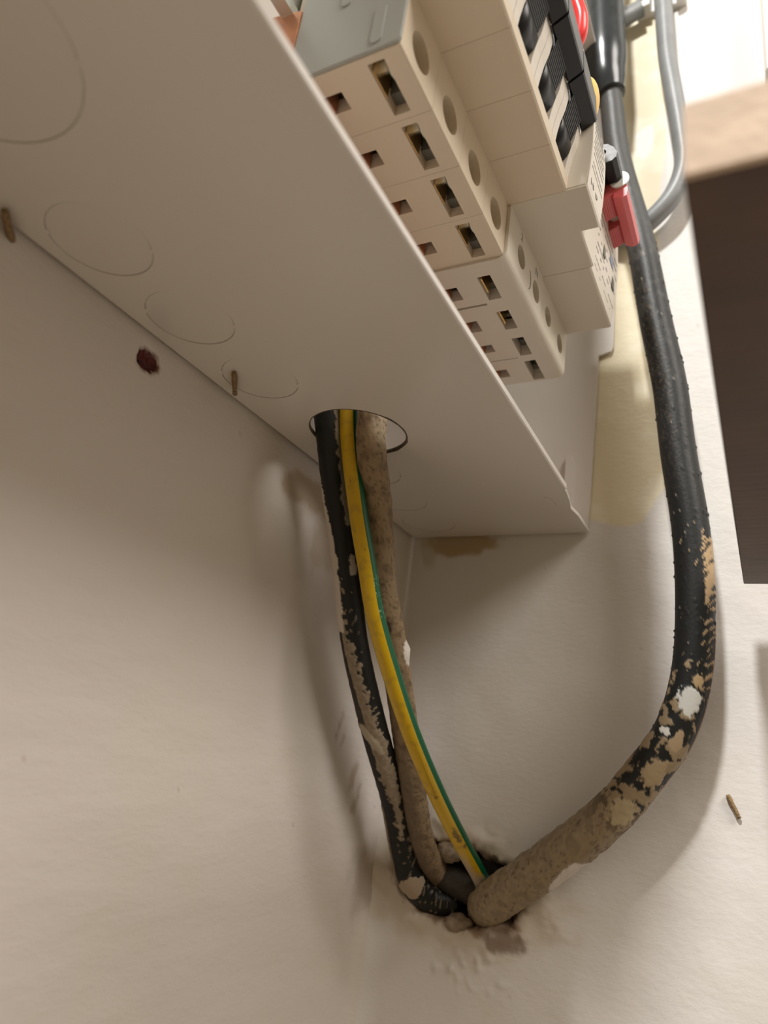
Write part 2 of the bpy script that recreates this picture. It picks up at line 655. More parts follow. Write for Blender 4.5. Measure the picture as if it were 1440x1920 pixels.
def cheek_profile():
    return [(88, 74), (95.6, 74), (96.0, 77), (96.8, 81), (98.0, 85), (98.7, 89), (98.6, 93), (97.6, 97), (96.4, 101), (95.8, 106), (95.6, 113), (88, 113)]


def breaker(x1, label, group):
    """single-pole breaker occupying x1-18 .. x1"""
    x0 = x1 - 17.9
    O = (x1 - 9, 44, 93)
    t = thing('circuit_breaker', label, 'circuit breaker', O, group)
    w0, w1 = x1 - 16.2, x1 - 1.8
    bm = bmesh.new()
    # underside with terminal window and busbar slot
    prism(bm, 'Z', rect(x0, x1, 44.2, 73.2), 50.3, 55.3,
          [rect(w0, w1, 67.6, 72.0), rect(x1 - 10.6, x1 - 5.6, 46.0, 58.4)], org=O)
    # front shoulder with screw hole
    prism(bm, 'Y', [(x0, 51.0), (x1, 51.0), (x1, 69.4), (x0, 69.4)], 73.2, 77.1, [circ(x1 - 8.9, 58.3, 4.7)], org=O)
    prism(bm, 'X', [(73.2, 50.3), (76.4, 50.3), (77.0, 50.6), (77.1, 51.0), (73.2, 51.0)], x0, x1, org=O)
    box(bm, x0, x0 + 1.4, 67, 73.2, 55.3, 69.4, org=O)
    box(bm, x1 - 1.4, x1, 67, 73.2, 55.3, 69.4, org=O)
    # body behind and above
    box(bm, x0, x1, 44.2, 67.0, 61.5, 69.4, org=O)
    prism(bm, 'X', [(44.2, 55.3), (46, 55.3), (46, 61.5), (44.2, 61.5)], x0, x1, org=O)
    box(bm, x0, x0 + 1.4, 46, 67, 55.3, 61.5, org=O)
    box(bm, x1 - 1.4, x1, 46, 67, 55.3, 61.5, org=O)
    prism(bm, 'X', [(44.2, 69.4), (95.0, 69.4), (95.5, 69.9), (95.6, 74.2), (88, 76.5), (88, 110), (95.6, 113), (95.5, 117), (44.2, 117)], x0, x1, org=O)
    prism(bm, 'X', [(44.2, 117), (77, 117), (77, 136), (44.2, 136)], x0, x1, org=O)
    b = link('body', bm, M['cream'], t)
    # cheeks either side of the toggle
    for (a, c) in ((x0, x0 + 3.6), (x1 - 3.4, x1)):
        bm = bmesh.new()
        prism(bm, 'X', cheek_profile(), a + 0.05, c - 0.05, org=O)
        link('toggle_surround', bm, M['pale'], t)
    # lining of the openings
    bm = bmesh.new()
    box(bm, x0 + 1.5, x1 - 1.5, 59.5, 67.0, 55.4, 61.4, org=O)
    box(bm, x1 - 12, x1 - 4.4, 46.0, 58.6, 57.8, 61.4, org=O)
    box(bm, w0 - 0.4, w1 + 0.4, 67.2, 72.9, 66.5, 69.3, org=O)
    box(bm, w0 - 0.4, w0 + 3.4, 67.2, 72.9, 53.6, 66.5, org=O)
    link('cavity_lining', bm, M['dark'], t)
    # clamp: brass strip and steel screw
    bm = bmesh.new()
    box(bm, w0 + 4.6, w1 - 2.2, 67.62, 67.95, 50.9, 60.0, org=O, bev=0.08)
    link('terminal_strip', bm, M['brass'], t)
    bm = bmesh.new()
    cyl(bm, (x1 - 7.6, 70.0, 57.4), (x1 - 7.6, 71.9, 57.4), 4.4, n=28, org=O, bev=0.5)
    cyl(bm, (x1 - 7.6, 67.9, 57.4), (x1 - 7.6, 70.2, 57.4), 2.3, n=20, org=O)
    s = link('clamp_screw', bm, M['steel'], t, False)
    bm = bmesh.new()
    box(bm, x1 - 11.1, x1 - 4.1, 71.7, 72.1, 57.0, 57.8, org=O)
    link('screw_slot', bm, M['dark'], s)
    # toggle
    sl0, sl1 = x0 + 3.9, x1 - 3.7
    bm = bmesh.new()
    cyl(bm, (sl0, 90.9, 82.3), (sl1, 90.9, 82.3), 6.3, n=36, org=O)
    h = link('toggle_hub', bm, M['black'], t, True)
    for p in h.data.polygons:
        p.use_smooth = len(p.vertices) == 4
    bm = bmesh.new()
    prof = [(90.5, 84)]
    # ribbed underside, grooves parallel to X
    a0, a1 = Vector((96.0, 81.0)), Vector((100.3, 92.2))
    nr = 14
    for i in range(nr):
        for k, dd in ((0.0, 0.0), (0.55, 0.0), (0.65, 0.13), (0.95, 0.13)):
            q = a0.lerp(a1, (i + k) / nr)
            nrm = Vector((a1.y - a0.y, -(a1.x - a0.x))).normalized()
            prof.append(tuple(q - nrm * dd))
    prof += [(100.3, 92.2), (100.5, 96.0), (91, 92)]
    prism(bm, 'X', prof, sl0 + 0.3, sl1 - 0.3, org=O)
    lv = link('toggle_lever', bm, M['black'], t)
    bm = bmesh.new()
    prism(bm, 'X', [(99.6, 91.2), (103.4, 93.5), (103.7, 94.3), (103.2, 103.5), (102.2, 104.2), (99.2, 103.0), (98.6, 98.0), (98.9, 91.8)], x0 + 0.35, x1 - 0.35, org=O)
    link('toggle_grip', bm, M['black'], t)
    return t, O


labels = ['cream single-pole breaker with black toggle, nearest the camera with a grey side wall',
          'cream single-pole breaker with black toggle, second from the grey side wall',
          'cream single-pole breaker with black toggle, third from the grey side wall',
          'cream single-pole breaker with black toggle, next to the printed double-width device']
first, O1 = breaker(184.5, labels[0], 'row of single-pole breakers')


def children(o):
    return [c for c in bpy.data.objects if c.parent == o]


def copy_tree(o, parent=None):
    c = o.copy()
    COL.objects.link(c)
    if parent:
        c.parent = parent
    for ch in children(o):
        copy_tree(ch, c)
    return c


brs = [first]
protos = children(first)
for k in (1, 2, 3):
    c = first.copy()
    COL.objects.link(c)
    c.location.x -= 18.0 * MM * k
    c['label'] = labels[k]
    for ch in protos:
        q = ch.copy()
        COL.objects.link(q)
        q.parent = c
        for g in [g_ for g_ in bpy.data.objects if g_.parent == ch]:
            r = g.copy()
            COL.objects.link(r)
            r.parent = q
    brs.append(c)

# grey side wall of the first breaker with its moulded ovals
bm = bmesh.new()
side = [(46.5, 50.8), (76.6, 50.8), (77.3, 51.6), (77.3, 69.2), (95.2, 69.4), (95.2, 117), (77, 117), (77, 136), (46.5, 136)]
prism(bm, 'X', side, 184.55, 185.5, org=O1)
sw = link('side_wall', bm, M['grey_pl'], first)
for (cy, cz, l, w) in ((70.9, 58.5, 9.5, 1.5), (76.5, 77, 8, 1.6), (60, 76, 9, 1.4)):
    bm = bmesh.new()
    pts = []
    for i in range(24):
        a = 2 * math.pi * i / 24
        pts.append((cy + w * math.cos(a), cz + w * math.sin(a) + (l / 2 if math.sin(a) > 0 else -l / 2)))
    prism(bm, 'X', pts, 185.5, 185.85, org=O1)
    link('moulded_oval', bm, M['grey_pl'], sw)


# ---- text as flat mesh
def textmesh(s, size):
    cu = bpy.data.curves.new('txt', 'FONT')
    cu.body = s
    cu.size = size * MM
    cu.extrude = 0.00002
    cu.align_x = 'CENTER'
    cu.align_y = 'CENTER'
    cu.resolution_u = 3
    ob = bpy.data.objects.new('txt', cu)
    COL.objects.link(ob)
    dg = bpy.context.evaluated_depsgraph_get()
    me = bpy.data.meshes.new_from_object(ob.evaluated_get(dg))
    bpy.data.objects.remove(ob)
    return me


def put_text(name, s, size, loc, parent, O, m, roll=0.0, squeeze=1.0):
    me = textmesh(s, size)
    me.materials.clear()
    me.materials.append(m)
    o = bpy.data.objects.new(name, me)
    COL.objects.link(o)
    o.parent = parent
    o.location = (Vector(loc) - Vector(O)) * MM
    # text stands on a plane facing +Y, reading along -X
    R = Matrix(((-1, 0, 0), (0, 0, 1), (0, 1, 0)))
    o.rotation_euler = (R.to_4x4() @ Matrix.Rotation(roll, 4, 'Z')).to_euler()
    return o


# ---- two-module devices
def wide_device(name, x1, zb, yf, label, cat, holes, wins, slots, hr):
    x0 = x1 - 35.9
    O = (x1 - 18, 44, 93)
    t = thing(name, label, cat, O)
    bm = bmesh.new()
    prism(bm, 'Z', rect(x0, x1, 44.2, 73.5), zb, zb + 4.5,
          [rect(a, b, 66.2, 70.6) for a, b in wins] + [rect(a, b, 46.0, 58.2) for a, b in slots[:2]] + [rect(a, b, 50.0, 64.8) for a, b in slots[2:]], org=O)
    prism(bm, 'Y', rect(x0, x1, zb + 3, 69.4), 73.5, yf, [circ(a, b, hr) for a, b in holes], org=O)
    # softly rounded lower front edge
    pr = [(73.5, zb)]
    for i in range(7):
        a = -math.pi / 2 + math.pi / 2 * i / 6
        pr.append((yf - 3 + 3 * math.cos(a), zb + 3 + 3 * math.sin(a)))
    pr.append((73.5, zb + 3))
    prism(bm, 'X', pr, x0, x1, org=O)
    box(bm, x0, x0 + 1.4, 44.2, 73.5, zb + 4.5, 69.4, org=O)
    box(bm, x1 - 1.4, x1, 44.2, 73.5, zb + 4.5, 69.4, org=O)
    box(bm, x0 + 1.4, x1 - 1.4, 44.2, 66.0, 62, 69.4, org=O)
    box(bm, x0, x1, 44.2, 77, 117, 136, org=O)
    return t, O, x0, bm


# device A: X 112.5 .. 76.5
t, O, x0, bm = wide_device('residual_current_breaker', 112.5, 49.4, 78.2,
                           'cream double-width device with small printed text and stepped front between breakers and red switch', 'circuit breaker',
                           [(99.6, 59.6), (82.6, 58.6)], [(94.2, 106.2), (76.9, 87.4)], [(97.0, 103.6), (78.4, 84.6), (91.9, 92.9)], 3.9)
xm = 94.5
curveA = [(101.2, 69.4), (101.6, 70.0), (102.3, 78), (102.7, 86), (102.7, 94), (102.2, 100), (101.3, 106), (99.6, 113), (97, 117), (44.2, 117), (44.2, 69.4)]
prism(bm, 'X', curveA[::-1], xm, 112.5, org=O)
curveA2 = [(95.4, 69.4), (95.9, 69.9), (96.6, 80), (97.6, 92), (98.4, 100), (98.2, 110), (96, 117), (44.2, 117), (44.2, 69.4)]
prism(bm, 'X', curveA2[::-1], x0, xm, org=O)
link('body', bm, M['beige'], t)
devA, OA = t, O
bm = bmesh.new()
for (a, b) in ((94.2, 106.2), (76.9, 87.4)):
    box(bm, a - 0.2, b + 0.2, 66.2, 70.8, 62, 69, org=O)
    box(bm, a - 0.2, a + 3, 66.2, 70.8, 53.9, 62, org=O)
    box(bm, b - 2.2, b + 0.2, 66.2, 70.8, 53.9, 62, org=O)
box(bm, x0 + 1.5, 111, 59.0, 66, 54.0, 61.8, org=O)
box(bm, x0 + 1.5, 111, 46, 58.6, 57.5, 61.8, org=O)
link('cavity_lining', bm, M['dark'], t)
for hx, hz in [(99.6, 59.6), (82.6, 58.6)]:
    bm = bmesh.new()
    cyl(bm, (hx, 71.0, hz), (hx, 74.4, hz), 3.7, n=22, org=O, bev=0.4)
    s = link('clamp_screw', bm, M['steel'], t)
    bm = bmesh.new()
    box(bm, hx - 3, hx + 3, 74.2, 74.55, hz - 0.4, hz + 0.4, org=O)
    link('screw_slot', bm, M['dark'], s)
for a in (98.5, 80.5):
    bm = bmesh.new()
    box(bm, a - 1.5, a + 5.5, 66.4, 67.1, 50.3, 60, org=O, bev=0.1)
    link('terminal_strip', bm, M['brass'], t)
# thin pale side leaf and label of device A
bm = bmesh.new()
leaf = [(88, 70.2), (101.0, 70.2), (102.1, 78), (102.5, 86), (102.5, 94), (102.0, 100), (101.1, 106), (99.4, 113), (88, 113)]
prism(bm, 'X', leaf[::-1], 112.5, 112.62, org=O)
link('side_leaf', bm, M['pale'], t)
bm = bmesh.new()
# label panel follows the curved front
lab = [(101.75, 71.5), (102.33, 78), (102.73, 86), (102.73, 94), (102.23, 100), (101.33, 106), (99.8, 112.4)]
lab = lab + [(y - 0.12, z) for y, z in lab[::-1]]
prism(bm, 'X', lab, 95.2, 111.9, org=O)
lp = link('label_plate', bm, M['pale'], t)
bm = bmesh.new()
random.seed(3)
front = [(101.75, 71.5), (102.33, 78), (102.73, 86), (102.73, 94), (102.23, 100), (101.33, 106), (99.8, 112.4)]


def front_y(z):
    for (ya, za), (yb, zb_) in zip(front, front[1:]):
        if za <= z <= zb_:
            return ya + (yb - ya) * (z - za) / (zb_ - za)
    return 102


z = 78.5
while z < 108:
    x = 110.8 - random.random() * 1.0
    while x > 97.5:
        w = 0.5 + random.random() * 1.3
        y = front_y(z)
        box(bm, x - w, x, y - 0.02, y + 0.05, z, z + 0.75, org=O)
        x -= w + 0.35
    z += 2.1 if random.random() > 0.2 else 3.2
pt = link('printed_text', bm, M['ink'], lp)
pt['kind'] = 'stuff'
bm = bmesh.new()
for (cx, cz, kind) in ((108.6, 74.6, 'C'), (106.2, 74.6, 'E'), (102.4, 74.6, 'O')):
    y = front_y(cz)
    nseg = 16
    for i in range(nseg):
        a = 2 * math.pi * i / nseg
        if kind != 'O' and math.cos(a) < -0.35:      # open side towards -X (reading direction)
            continue
        px, pz = cx + 1.1 * math.cos(a), cz + 1.1 * math.sin(a)
        box(bm, px - 0.22, px + 0.22, y - 0.02, y + 0.05, pz - 0.22, pz + 0.22, org=O)
    if kind == 'E':
        box(bm, cx - 0.1, cx + 1.0, y - 0.02, y + 0.05, cz - 0.15, cz + 0.15, org=O)
    if kind == 'O':
        box(bm, cx - 0.5, cx + 0.5, y - 0.02, y + 0.05, cz - 0.15, cz + 0.15, org=O)
link('printed_mark', bm, M['ink'], lp)
put_text('terminal_mark', '2', 4.2, (100.5, 78.24, 66.6), t, O, M['ink'])
put_text('terminal_mark', 'N', 4.2, (83.4, 78.24, 65.8), t, O, M['ink'])
bm = bmesh.new()
arc = []
for i in range(15):
    a = -1.2 + 2.4 * i / 14
    arc.append((91.3 - 2.6 * math.cos(a), 57.6 + 4.0 * math.sin(a)))
arc += [(x + 0.45, z_) for x, z_ in arc[::-1]]
prism(bm, 'Y', arc, 78.0, 78.3, org=O)
link('moulded_arc', bm, M['dark'], t)
# yellow test button
bm = bmesh.new()
bmesh.ops.create_uvsphere(bm, u_segments=28, v_segments=16, radius=1.0)
for v in bm.verts:
    c = Vector((103.2, 98.4, 116.0)) - Vector(O)
    v.co = (Vector((v.co.x * 5.4, v.co.y * 3.4, v.co.z * 8.2)) + c) * MM
tag(link('test_button', bm, M['yellow'], t, True), 'yellow test button')
# black toggle of device A with a linking hole in its end
bm = bmesh.new()
ol = []
cy, cz = 101.2, 108.6
for (dy, dz) in ((-4.2, -3.0), (-1.0, -4.2), (1.8, -3.9), (3.2, -2.6), (3.5, -0.6), (2.2, 2.2), (0.2, 4.2), (-2.0, 4.8), (-4.2, 3.4)):
    ol.append((cy + dy, cz + dz))
prism(bm, 'X', ol, 76.2, 86.0, [circ(cy - 1.6, cz + 0.8, 1.25, 16)], org=O)
box(bm, 76.6, 84.4, 92, 99, 103, 110, org=O)
tg = link('toggle', bm, M['black'], t)
bm = bmesh.new()
prism(bm, 'X', [(cy + (a - cy) * 0.97, cz + (b - cz) * 0.97) for a, b in ol], 86.0, 86.25, [circ(cy - 1.6, cz + 0.8, 1.35, 16)], org=O)
tag(link('end_face', bm, mat('worn_grey_toggle_end', (0.20, 0.21, 0.22), 0.45, mottle=(900, 0.5)), tg), 'worn grey end face with a linking hole')

# device B: X 76.5 .. 40.5, main switch
t, O, x0, bm = wide_device('main_switch', 76.4, 49.8, 77.8,
                           'cream double-width main switch with ribbed red lever at the end of the row', 'switch',
                           [(66.0, 60.0), (49.2, 59.4)], [(59.2, 70.6), (41.6, 55.2)], [(64.2, 69.0), (46.2, 51.6), (57.9, 58.3)], 3.7)
curveB = [(94.4, 69.4), (95.0, 69.9), (95.9, 78), (96.7, 88), (97.0, 97), (96.7, 107), (95.4, 117), (44.2, 117), (44.2, 69.4)]
prism(bm, 'X', curveB[::-1], x0, 76.4, org=O)
link('body', bm, M['beige'], t)
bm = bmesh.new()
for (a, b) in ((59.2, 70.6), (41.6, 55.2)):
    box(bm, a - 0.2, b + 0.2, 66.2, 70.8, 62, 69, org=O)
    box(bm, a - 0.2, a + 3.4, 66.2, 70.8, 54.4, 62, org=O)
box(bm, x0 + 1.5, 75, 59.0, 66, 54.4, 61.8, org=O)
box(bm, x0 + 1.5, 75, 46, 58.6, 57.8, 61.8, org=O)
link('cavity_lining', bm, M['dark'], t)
for hx, hz in [(66.0, 60.0), (49.2, 59.4)]:
    bm = bmesh.new()
    cyl(bm, (hx, 71.0, hz), (hx, 74.2, hz), 3.5, n=22, org=O, bev=0.4)
    s = link('clamp_screw', bm, M['steel'], t)
    bm = bmesh.new()
    box(bm, hx - 2.8, hx + 2.8, 74.0, 74.35, hz - 0.4, hz + 0.4, org=O)
    link('screw_slot', bm, M['dark'], s)
# printed panel
bm = bmesh.new()
fb = [(95.0, 70.5), (95.93, 78), (96.73, 88), (97.03, 97), (96.9, 101)]
prism(bm, 'X', fb + [(y - 0.1, z_) for y, z_ in fb[::-1]], 42, 75.6, org=O)
lp = link('label_plate', bm, M['pale'], t)
bm = bmesh.new()
random.seed(11)
for z in (73.5, 76.2, 79.4, 82.0, 85.4, 88.4, 92, 95):
    x = 74.5 - random.random() * 3
    while x > 44:
        w = 0.8 + random.random() * 2.2
        y = 95.0 + (z - 70.5) * 0.124 if z < 78 else (95.95 + (z - 78) * 0.08 if z < 88 else 96.75 + (z - 88) * 0.033)
        if random.random() > 0.3:
            box(bm, x - w, x, y, y + 0.07, z, z + 0.7, org=O)
        x -= w + 0.6
pt = link('printed_text', bm, M['ink'], lp)
pt['kind'] = 'stuff'
bm = bmesh.new()
for a, z in ((64.0, 83.5), (47.5, 81.5)):
    box(bm, a - 1.6, a + 1.6, 96.1, 96.75, z, z + 4.5, org=O)
link('indicator_window', bm, M['dark'], t)
bm = bmesh.new()
box(bm, 50, 55, 96.4, 97.02, 88.6, 92.5, org=O)
tag(link('printed_mark', bm, M['inkblue'], lp), 'pale blue printed mark')
# red linked lever : two ribbed arms and a cross rail
bm = bmesh.new()
rail = [(101.4, 99.2), (104.4, 98.0), (106.0, 98.8), (106.4, 101.0), (105.4, 107.5), (104.0, 110.8), (102.0, 111.4), (101.2, 109.4), (102.4, 104.6)]
prism(bm, 'X', rail, 49.2, 75.2, org=O)
lv = link('lever', bm, M['red'], t)
for (a, b) in ((64.6, 75.0), (49.6, 59.6)):
    bm = bmesh.new()
    pr = [(94, 100)]
    q0, q1 = Vector((97.4, 98.6)), Vector((102.2, 101.0))
    for i in range(7):
        for k, dd in ((0.0, 0.0), (0.55, 0.0), (0.65, 0.22), (0.95, 0.22)):
            q = q0.lerp(q1, (i + k) / 7)
            pr.append((q.x - 0.2 * dd, q.y + dd))
    pr += [(102.2, 101), (102.0, 109.5), (94, 109)]
    prism(bm, 'X', pr, a, b, org=O)
    link('lever_arm', bm, M['red'], lv)
bm = bmesh.new()
cyl(bm, (75.2, 103.5, 106), (76.0, 103.5, 106), 3.4, n=20, org=O)
cyl(bm, (59.6, 99.2, 104.8), (64.6, 99.2, 104.8), 2.2, n=20, org=O)
tag(link('lever_pin', bm, M['white_pl'], lv), 'pale link pin of the red lever')

# copper comb behind the devices
cb = thing('copper_busbar', 'copper comb busbar running behind the row of breakers', 'busbar', (120, 50, 50))
O = (120, 50, 50)
bm = bmesh.new()
box(bm, 42, 186, 45.0, 46.0, 30, 52, org=O)
link('bar', bm, M['copper'], cb)
for x in (176.4, 158.4, 140.4, 122.4, 100.3, 81.5, 66.5, 49.0):
    bm = bmesh.new()
    prism(bm, 'X', [(46, 44), (50.5, 44), (52.5, 46), (54.2, 50.5), (54.2, 56.5), (52.6, 56.5), (52.6, 50.8), (50.4, 48), (46, 48)], x - 2.0, x + 2.0, org=O)
    link('tooth', bm, M['copper'], cb)
# bent copper link seen past the first breaker's grey side
bm = bmesh.new()
prism(bm, 'X', [(36, 56), (46.3, 56), (46.3, 75.6), (36, 78.4)], 184.6, 185.9, org=O)
link('end_link', bm, M['copper'], cb)

# ================================================================ cables
BLK = (0.013, 0.013, 0.012)
MUD = (0.25, 0.195, 0.135)
PALE = (0.50, 0.45, 0.38)


def colL(q, fr, y, P):
    n = F(P, 0.35, 2)
    st = noise.noise(Vector((P[0] * 0.9 + P[2] * 0.25, P[1] * 0.9, P[2] * 0.12)))
    c = BLK
    mud = mixc(MUD, (0.32, 0.26, 0.19), sm(-0.3, 0.4, F(P, 0.8, 7)))
    if fr < -0.1:
        return c
    if y < 1075:
        e = 0.55 - 0.15 * sm(800, 1000, y) + 0.16 * n
        if q > e and y < 985:
            c = mixc(mud, (0.20, 0.18, 0.13), 0.5)
        if q < -0.84 + 0.34 * sm(930, 1060, y) + 0.12 * n and y > 905:
            c = (0.62, 0.56, 0.50)
        d = math.hypot((q - 0.55) / 0.22, (y - 1062) / 28) + 0.3 * n
        if d < 1:
            c = (0.36, 0.30, 0.24)
    elif y < 1360:
        lim = -0.55 + 1.0 * sm(1085, 1330, y) + 0.55 * st + 0.25 * n
        if q < lim:
            c = mud
        if q < -0.52 + 0.1 * n and y < 1178:
            c = (0.66, 0.60, 0.54)
        if q < -0.72 + 0.25 * sm(1200, 1340, y) and y > 1178:
            c = (0.035, 0.028, 0.022)
        if st > 0.42 and abs(q) < 0.5 and y > 1085:
            c = mixc(c, mud, 0.5)
    else:
        w = 0.42 * sm(1600, 1420, y) + 0.12
        if abs(q - 0.12 + 0.25 * n) < w + 0.25 * st and y < 1560:
            c = mud
        if st > 0.30 and y > 1480 and q > -0.3:
            c = mixc(c, MUD, 0.7)
        if y > 1500 and q < -0.82:
            c = MUD
    # pale drip collar
    d = math.hypot((q + 0.35) / 0.62, (y - 1368 - 36 * (q + 0.35)) / 16) + 0.25 * n
    if d < 1:
        c = (0.42, 0.36, 0.27)
    d = math.hypot((q - 0.0) / 0.85, (y - 1652) / 20) + 0.35 * n
    if d < 1:
        c = (0.38, 0.30, 0.22)
    return c


def dispL(q, fr, y, P):
    c = colL(q, fr, y, P)
    s = 0.28 if c[0] > 0.1 else 0.0
    d = math.hypot((q + 0.35) / 0.62, (y - 1368 - 36 * (q + 0.35)) / 16)
    return s + 0.5 * max(0, 1 - d) + 0.12 * N(P, 0.5, 1)


ptsL = [((113, 13, 46), 560), ((109, 15, 22), 680), ((103.6, 17.5, 2.9), 800), ((95.0, 17.5, -12.6), 900), ((85.5, 17.6, -28.1), 1000), ((76.3, 17.5, -44.2), 1100),
        ((67.0, 17.3, -60.6), 1200), ((53.8, 17.1, -76.7), 1300), ((38.0, 16.9, -93.4), 1400), ((20.4, 16.8, -111.1), 1500),
        ((7.6, 17.0, -129.0), 1600), ((2.0, 19.0, -139.0), 1650), ((-4, 25, -145), 1700), ((-9, 33, -146), 1760)]
c = tube('paint_smeared_black_cable', ptsL, lambda y: 4.6 + 0.4 * sm(1000, 1600, y), M['cable'], seg=72, n=34, colf=colL, dispf=dispL)
tag(c, 'black cable smeared with beige plaster, leftmost of the three entering the round hole', 'cable')


def colC(q, fr, y, P):
    a = F(P, 0.25, 3)
    b = F(P, 1.1, 9)
    s = noise.noise(Vector((P[0] * 1.0, P[1] * 1.0, P[2] * 0.25)))
    c = mixc((0.30, 0.215, 0.125), (0.20, 0.135, 0.075), sm(-0.1, 0.5, a))
    c = mixc(c, (0.44, 0.36, 0.25), 0.75 * sm(0.0, 0.5, q + 0.5 * a) * sm(900, 780, y))
    c = mixc(c, (0.09, 0.06, 0.035), 0.7 * sm(0.15, 0.55, b + 0.4 * s))
    c = mixc(c, (0.14, 0.105, 0.075), 0.75 * sm(1330, 1480, y) * sm(0.5, -0.2, q))
    if math.hypot((q + 0.1) / 0.25, (y - 1165) / 16) < 1:
        c = (0.06, 0.04, 0.03)
    if math.hypot((q - 0.98) / 0.3, (y - 1225) / 22) < 1:
        c = (0.75, 0.70, 0.64)
    return c


ptsC = [((106, 37.5, 42), 560), ((105, 35.4, 20), 700), ((102.4, 33.6, -1.5), 818), ((88.0, 31.3, -20.3), 950), ((72.9, 28.8, -43.2), 1100), ((58.9, 27.6, -58.4), 1200),
        ((38.8, 25.9, -83.3), 1350), ((25.5, 24.7, -100.9), 1450), ((10.8, 23.6, -119.3), 1550), ((1.9, 24.0, -128.9), 1600), ((-8, 27, -137), 1680)]
c = tube('dusty_brown_cable', ptsC, lambda y: 4.85, M['dusty'], seg=64, n=30, colf=colC,
         dispf=lambda q, fr, y, P: 0.22 * N(P, 0.4, 2) + 0.1 * N(P, 1.2, 4) + (0.9 * max(0, 1 - math.hypot((q - 1) / 0.4, (y - 1225) / 22))))
tag(c, 'brown dust-covered cable behind the green and yellow wire', 'cable')


def colE(q, fr, y, P):
    ylw = (0.60, 0.385, 0.004)
    grn = (0.004, 0.105, 0.045)
    n = N(P, 0.5, 4)
    ylw = mixc(ylw, (0.44, 0.28, 0.015), sm(0.1, 0.6, F(P, 0.3, 3)) * 0.6)
    e1 = 0.52 + 0.02 * n
    c = ylw
    if q > e1 or q < -0.955 or fr < -0.35:
        c = grn
    for (cq, cy, rq, ry) in ((0.0, 1548, 0.4, 14), (0.1, 1560, 0.45, 8), (0.3, 1576, 0.3, 7), (-0.1, 1482, 0.3, 6), (0.15, 1030, 0.08, 4), (-0.3, 905, 0.06, 3), (0.2, 820, 0.06, 4)):
        d = math.hypot((q - cq) / rq, (y - cy) / ry) + 0.6 * F(P, 0.8, cy * 0.01)
        if fr > 0:
            c = mixc(c, (0.10, 0.06, 0.01), 0.75 * sm(1.0, 0.4, d))
    d = abs(q - 0.02 - 0.1 * math.sin(y * 0.02)) / 0.10
    if fr > 0 and 1370 < y < 1500:
        c = mixc(c, (0.24, 0.14, 0.01), 0.55 * sm(1, 0.3, d) * sm(1370, 1420, y) * sm(1500, 1460, y))
    w = sm(1608, 1640, y - 30 * q + 10 * n)
    if q < 0.1:
        w = max(w, 0.8 * sm(1575, 1600, y) * sm(0.2, -0.6, q))
    c = mixc(c, (0.46, 0.38, 0.28), w)
    st = noise.noise(Vector((P[0] * 2.2, P[1] * 0.4, P[2] * 3.0)))
    if c == grn and 1080 < y < 1170 and st > 0.42:
        c = (0.25, 0.45, 0.35)
    return c


ptsE = [((112, 26, 42), 560), ((107.5, 25, 20), 700), ((102.0, 25.0, 0.1), 815), ((95.8, 28.4, -23.0), 950), ((89.2, 31.2, -40.7), 1060), ((83.3, 33.8, -56.4), 1160),
        ((72.2, 36.6, -72.9), 1270), ((58.6, 39.4, -89.4), 1380), ((39.7, 42.2, -106.4), 1490), ((19.5, 44.5, -121.3), 1580), ((2.5, 45.6, -131.9), 1640), ((-7, 45, -137), 1690)]
c = tube('earth_wire', ptsE, lambda y: 3.05, M['earth'], seg=96, n=40, colf=colE)
tag(c, 'yellow wire with green stripe running from the round hole to the wall opening', 'wire')


